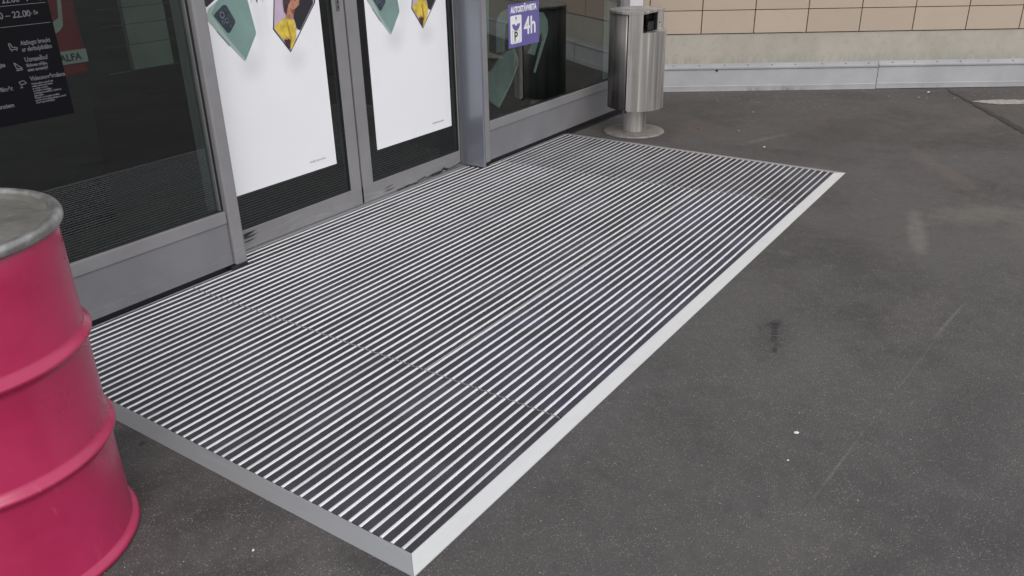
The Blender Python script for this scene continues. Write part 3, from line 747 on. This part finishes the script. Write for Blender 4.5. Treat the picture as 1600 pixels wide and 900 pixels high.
def skirting(a, b, dz, dy):
    bm = bmesh.new()
    pr = [(-.0045, 0), (-.0045, .020), (-.006, .045), (-.003, .048), (.0, .185), (-.010, .192), (-.0115, .2025), (.0145, .207), (.0165, .235), (.021, .237)]
    extrude_x(bm, [(y_ + dy, z_ + dz) for y_, z_ in pr], a, b)
    for f in bm.faces:
        if f.normal.y > 0: f.normal_flip()
    o = meshobj('metal_skirting', bm, MT['skirting'], wl)
    bm = bmesh.new(); x = a + .12
    while x < b - .05:
        bx(bm, x - .004, x + .004, .012 + dy, .0165 + dy, .218 + dz, .226 + dz, .001, 1); x += .21 + random.uniform(-.03, .03)
    meshobj('screw_heads', bm, MT['rubber'], o)
    return o
skirting(S0, 1.812, 0, 0); skirting(1.815, 4.6, .004, -.003); skirting(4.603, S1, .002, 0)
bm = bmesh.new(); bmesh.ops.create_cone(bm, cap_ends=True, segments=14, radius1=.0125, radius2=.010, depth=.012)
o = meshobj('drain_plug', bm, MT['rubber'], wl, loc=(.405, -.003, .182)); o.rotation_euler = (math.pi / 2, 0, 0)

# ================================================================ LITTER BIN
lb = empty('litter_bin', (4.318, 1.583, 0), 0, 'brushed stainless steel litter bin on a round foot by the corner', 'litter bin')
bm = bmesh.new(); lathe(bm, [(0, 0), (.221, 0), (.222, .006), (.214, .012), (.10, .016), (0, .016)], 72); meshobj('foot_plate', bm, MT['disc'], lb, True)
bm = bmesh.new(); lathe(bm, [(.086, .014), (.086, .19)], 48); meshobj('pole', bm, MT['steel'], lb, True)
RB, ZB, ZT, ZL, CH = .200, .188, .845, .722, .118
def ring_arc(a0, a1, z0, z1, r, n, th=.002):
    bm = bmesh.new(); rows = []
    for i in range(n + 1):
        a = math.radians(a0 + (a1 - a0) * i / n)
        rows.append([bm.verts.new((r * math.cos(a), r * math.sin(a), z)) for z in (z0, z1)] + [bm.verts.new(((r - th) * math.cos(a), (r - th) * math.sin(a), z)) for z in (z1, z0)])
    for a, b in zip(rows[:-1], rows[1:]):
        for i in range(4): bm.faces.new((a[i], a[(i + 1) % 4], b[(i + 1) % 4], b[i]))
    bm.faces.new(rows[0]); bm.faces.new(rows[-1][::-1]); bmesh.ops.recalc_face_normals(bm, faces=bm.faces)
    return bm
ca = math.degrees(math.asin(CH / RB))          # angle where the flat mouth meets the round body
def flatshade(o):
    for p in o.data.polygons: p.use_smooth = abs(p.normal.z) < .5
    return o
def stepped_panel():
    bm = bmesh.new(); cols = []
    A1 = [188 + (180 + ca - 188) * i / 14 for i in range(15)]; A2 = [180 + ca + (420 - 180 - ca) * i / 60 for i in range(61)]
    def c_(a, zt, th=.002):
        a = math.radians(a); return [bm.verts.new((RB * math.cos(a), RB * math.sin(a), z)) for z in (ZB, ZL, zt)] + [bm.verts.new(((RB - th) * math.cos(a), (RB - th) * math.sin(a), z)) for z in (zt, ZL, ZB)]
    P1 = [c_(a, ZT - .004) for a in A1]
    for a, b in zip(P1[:-1], P1[1:]):
        for i in range(6): bm.faces.new((a[i], a[(i + 1) % 6], b[(i + 1) % 6], b[i]))
    def c2(a, th=.002):
        a = math.radians(a); return [bm.verts.new((RB * math.cos(a), RB * math.sin(a), z)) for z in (ZB, ZL)] + [bm.verts.new(((RB - th) * math.cos(a), (RB - th) * math.sin(a), z)) for z in (ZL, ZB)]
    P2 = [[P1[-1][0], P1[-1][1], P1[-1][4], P1[-1][5]]] + [c2(a) for a in A2[1:]]
    for a, b in zip(P2[:-1], P2[1:]):
        for i in range(4): bm.faces.new((a[i], a[(i + 1) % 4], b[(i + 1) % 4], b[i]))
    bmesh.ops.recalc_face_normals(bm, faces=bm.faces)
    o = meshobj('front_door_panel', bm, MT['steel'], lb)
    for p in o.data.polygons:
        p.use_smooth = abs(p.normal.z) < .5
    o.data.set_sharp_from_angle(angle=math.radians(40)) if hasattr(o.data, 'set_sharp_from_angle') else None
    return o
stepped_panel()
flatshade(meshobj('back_panel', ring_arc(60.6, 185.4, ZB + .004, ZT - .004, RB - .001, 36), MT['steel_painted_dark'], lb))  # panel's dark reflection is painted into its steel colour
flatshade(meshobj('back_panel', ring_arc(360 - ca, 420, ZL + .0002, ZT - .004, RB - .001, 16), MT['steel'], lb))
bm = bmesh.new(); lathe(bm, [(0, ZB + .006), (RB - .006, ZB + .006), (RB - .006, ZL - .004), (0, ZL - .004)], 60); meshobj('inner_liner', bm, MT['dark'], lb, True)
# ledge under the mouth
P = [(RB * math.cos(math.radians(a)), RB * math.sin(math.radians(a))) for a in [180 + ca + (180 - 2 * ca) * i / 18 for i in range(19)]]
bm = bmesh.new(); v0 = [bm.verts.new((x, y_, ZL + .0005)) for x, y_ in P]; v1 = [bm.verts.new((x, y_, ZL - .003)) for x, y_ in P]
bm.faces.new(v0); bm.faces.new(v1[::-1])
for i in range(len(P)): j = (i + 1) % len(P); bm.faces.new((v0[i], v1[i], v1[j], v0[j]))
bmesh.ops.recalc_face_normals(bm, faces=bm.faces); meshobj('ledge', bm, MT['steel'], lb)
hx = RB * math.cos(math.radians(ca))
bm = bmesh.new(); bx(bm, .062, hx - .001, -CH, -CH + .004, ZL, ZT - .004); meshobj('mouth_frame', bm, MT['steel'], lb)
bm = bmesh.new(); bx(bm, -.05, .05, -CH + .02, -CH + .022, ZL + .001, ZL + .06); bx(bm, .036, .040, -CH + .001, -CH + .004, ZL + .001, ZT - .01); meshobj('ashtray_grille', bm, MT['rubber'], lb)
bm = bmesh.new(); bmesh.ops.create_cone(bm, cap_ends=True, segments=10, radius1=.005, radius2=.005, depth=.004)
o = meshobj('rivet', bm, MT['rubber'], lb, loc=(.095, -CH - .001, ZL + .045)); o.rotation_euler = (math.pi / 2, 0, 0)
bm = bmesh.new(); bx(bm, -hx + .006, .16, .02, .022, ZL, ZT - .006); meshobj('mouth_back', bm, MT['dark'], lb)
# lid: round plate cut straight over the mouth
A = [-ca + (180 + 2 * ca) * i / 56 for i in range(57)]
def lidring(r, z): return [bm.verts.new((r * math.cos(math.radians(a)), r * math.sin(math.radians(a)), z)) for a in A]
bm = bmesh.new(); r0 = lidring(RB + .003, ZT - .003); r1 = lidring(RB + .003, ZT + .012); r2 = lidring(RB - .004, ZT + .0155)
bm.faces.new(r0[::-1]); bm.faces.new(r2)
for a, b in ((r0, r1), (r1, r2)):
    for i in range(len(a)): j = (i + 1) % len(a); bm.faces.new((a[i], a[j], b[j], b[i]))
bmesh.ops.recalc_face_normals(bm, faces=bm.faces); meshobj('lid', bm, MT['steel'], lb)
bm = bmesh.new(); bx(bm, -.017, -.006, -.006, .006, 0, .018); meshobj('door_catch', bm, MT['rubber'], lb, loc=(-RB + .012, -.028, ZB - .012))

# ================================================================ PINK OIL DRUM
dr_ = empty('oil_drum', (-.4855, .950, 0), 0, 'bright pink steel oil drum with a bare grey lid at the left edge', 'drum')
RD = .2865
prof = [(0, .02), (RD - .004, .02), (RD - .002, .004), (RD + .008, .0), (RD + .0155, .005), (RD + .0165, .014), (RD + .010, .022), (RD + .0015, .026), (RD, .034)]
def hoop(z):
    P = []
    for i in range(-9, 10):
        u = i / 9; P.append((RD + .0165 * math.exp(-(u * 1.9) ** 2) , z + u * .028))
    return P
prof += hoop(.315) + hoop(.582)
prof += [(RD, .70), (RD + .0005, .80), (RD + .001, .85), (RD - .003, .858)]
bm = bmesh.new(); lathe(bm, prof, 160); meshobj('body', bm, MT['drum'], dr_, True)
bm = bmesh.new(); rnd = random.Random(11)
for i in range(34):
    a = math.radians(rnd.uniform(-150, 60)); z = rnd.choice([.315, .582, .852, .006]) + rnd.uniform(-.004, .004); r = RD + (.0168 if z < .8 else .0016)
    s_ = rnd.uniform(.0012, .0035); vs = []
    for k in range(6):
        b_ = k * math.pi / 3; vs.append(bm.verts.new(((r) * math.cos(a + s_ * 1.6 * math.cos(b_) / r), (r) * math.sin(a + s_ * 1.6 * math.cos(b_) / r), z + s_ * .5 * math.sin(b_) * rnd.uniform(.5, 1.2))))
    bm.faces.new(vs)
o = meshobj('paint_chips', bm, MT['chip'], dr_); o['kind'] = 'stuff'
bm = bmesh.new(); lathe(bm, [(RD + .001, .8585), (RD + .011, .857), (RD + .0155, .864), (RD + .0155, .874), (RD + .0115, .8815), (RD + .003, .884), (RD - .006, .881), (RD - .009, .872)], 160); meshobj('lid_ring', bm, MT['rim'], dr_, True)
bm = bmesh.new(); lathe(bm, [(RD - .0085, .874), (RD - .011, .862), (RD - .018, .8605), (RD - .05, .862), (RD - .06, .8655), (.1, .868), (0, .869)], 160); meshobj('lid', bm, MT['lid'], dr_, True)
bm = bmesh.new(); lathe(bm, [(0, .868), (.036, .868), (.038, .874), (.034, .879), (0, .879)], 32)
meshobj('bung', bm, MT['rim'], dr_, True, loc=(-.12, -.12, .0))

# ================================================================ LOOSE GRIT
def grit(name, n, m, smin, smax, seed, areas):
    rnd = random.Random(seed); verts = []; faces = []
    for i in range(n):
        x0, x1, y0, y1 = areas[rnd.randrange(len(areas))]
        x = rnd.uniform(x0, x1); y_ = rnd.uniform(y0, y1)
        if -.01 < x < LX + .01 and -.01 < y_ < 2.2: continue
        if y_ > YF - .01: continue
        if (x - 5.7878) * .83843 + (y_ - 1.9686) * .545 > -.02: continue
        s = rnd.uniform(smin, smax) * (1 + .8 * (rnd.random() ** 6)); a = rnd.uniform(0, 6.28); b_ = len(verts); e = rnd.uniform(.5, 1)
        for kx, ky in ((1, 0), (.1, e), (-.9, .1), (-.2, -e)):
            verts.append((x + s * (kx * math.cos(a) - ky * math.sin(a)), y_ + s * (kx * math.sin(a) + ky * math.cos(a)), .0002))
        verts.append((x, y_, s * rnd.uniform(.5, .9)))
        faces += [(b_, b_ + 1, b_ + 4), (b_ + 1, b_ + 2, b_ + 4), (b_ + 2, b_ + 3, b_ + 4), (b_ + 3, b_, b_ + 4)]
    me = bpy.data.meshes.new(name); me.from_pydata(verts, [], faces); me.materials.append(MT[m])
    o = bpy.data.objects.new(name, me); link(o); o['kind'] = 'stuff'; return o
area = [(-.6, 4.2, -1.6, 0), (-.6, 0, 0, 1.95), (4.0, 8., -1.8, 1.9), (3.5, 8.5, -2.5, 0), (-.4, 2.5, -1.2, 0)]
grit('loose_grit', 9000, 'grit', .0006, .0017, 1, area)['label'] = 'pale grit scattered over the asphalt'
grit('dark_grit', 2600, 'grit_dark', .0008, .002, 2, area)['label'] = 'dark crumbs scattered over the asphalt'
grit('wall_foot_debris', 420, 'grit', .0018, .005, 5, [(5.6, 6.2, .6, 1.7), (6.2, 7.1, -.3, .9), (6.6, 7.6, -.9, .0)])['label'] = 'crumbs and leaf litter along the foot of the wall'
# single bits of litter one can pick out
def pebble(x, y_, s, label, m='offwhite', kind='pebble'):
    bm = bmesh.new(); bmesh.ops.create_icosphere(bm, subdivisions=2, radius=1)
    rnd = random.Random(int(x * 1000))
    for v in bm.verts: v.co *= rnd.uniform(.8, 1.15)
    for v in bm.verts: v.co = Vector((v.co.x * s * 1.2, v.co.y * s * .8, max(0, v.co.z * s * .5 + s * .3)))
    o = meshobj(kind, bm, MT[m], loc=(x, y_, .0003)); o['label'] = label; o['category'] = kind
    o.rotation_euler = (0, 0, rnd.uniform(0, 3)); return o
pebble(1.117, -.593, .0070, 'white pebble alone on the asphalt right of the mat front edge')
pebble(.965, -.615, .0035, 'tiny white pebble just below the larger white pebble on the asphalt')
pebble(-.155, .41, .004, 'small pale pebble on the asphalt left of the mat corner')
pebble(4.36, .62, .009, 'pale pebble on the asphalt behind the far right mat corner')
pebble(6.82, .02, .012, 'pale stone beside the dark tar line near the wall')
pebble(4.71, .93, .007, 'small pale scrap on the asphalt right of the litter bin foot', 'grit', 'scrap')
pebble(6.55, .05, .010, 'pale scrap near the wall just left of the tar line', 'grit', 'scrap')
pebble(5.35, 1.05, .008, 'small pale scrap midway between litter bin and tiled wall', 'grit', 'scrap')
pebble(4.62, 1.20, .007, 'dark crumb on the asphalt just right of the litter bin foot', 'rubber', 'crumb')
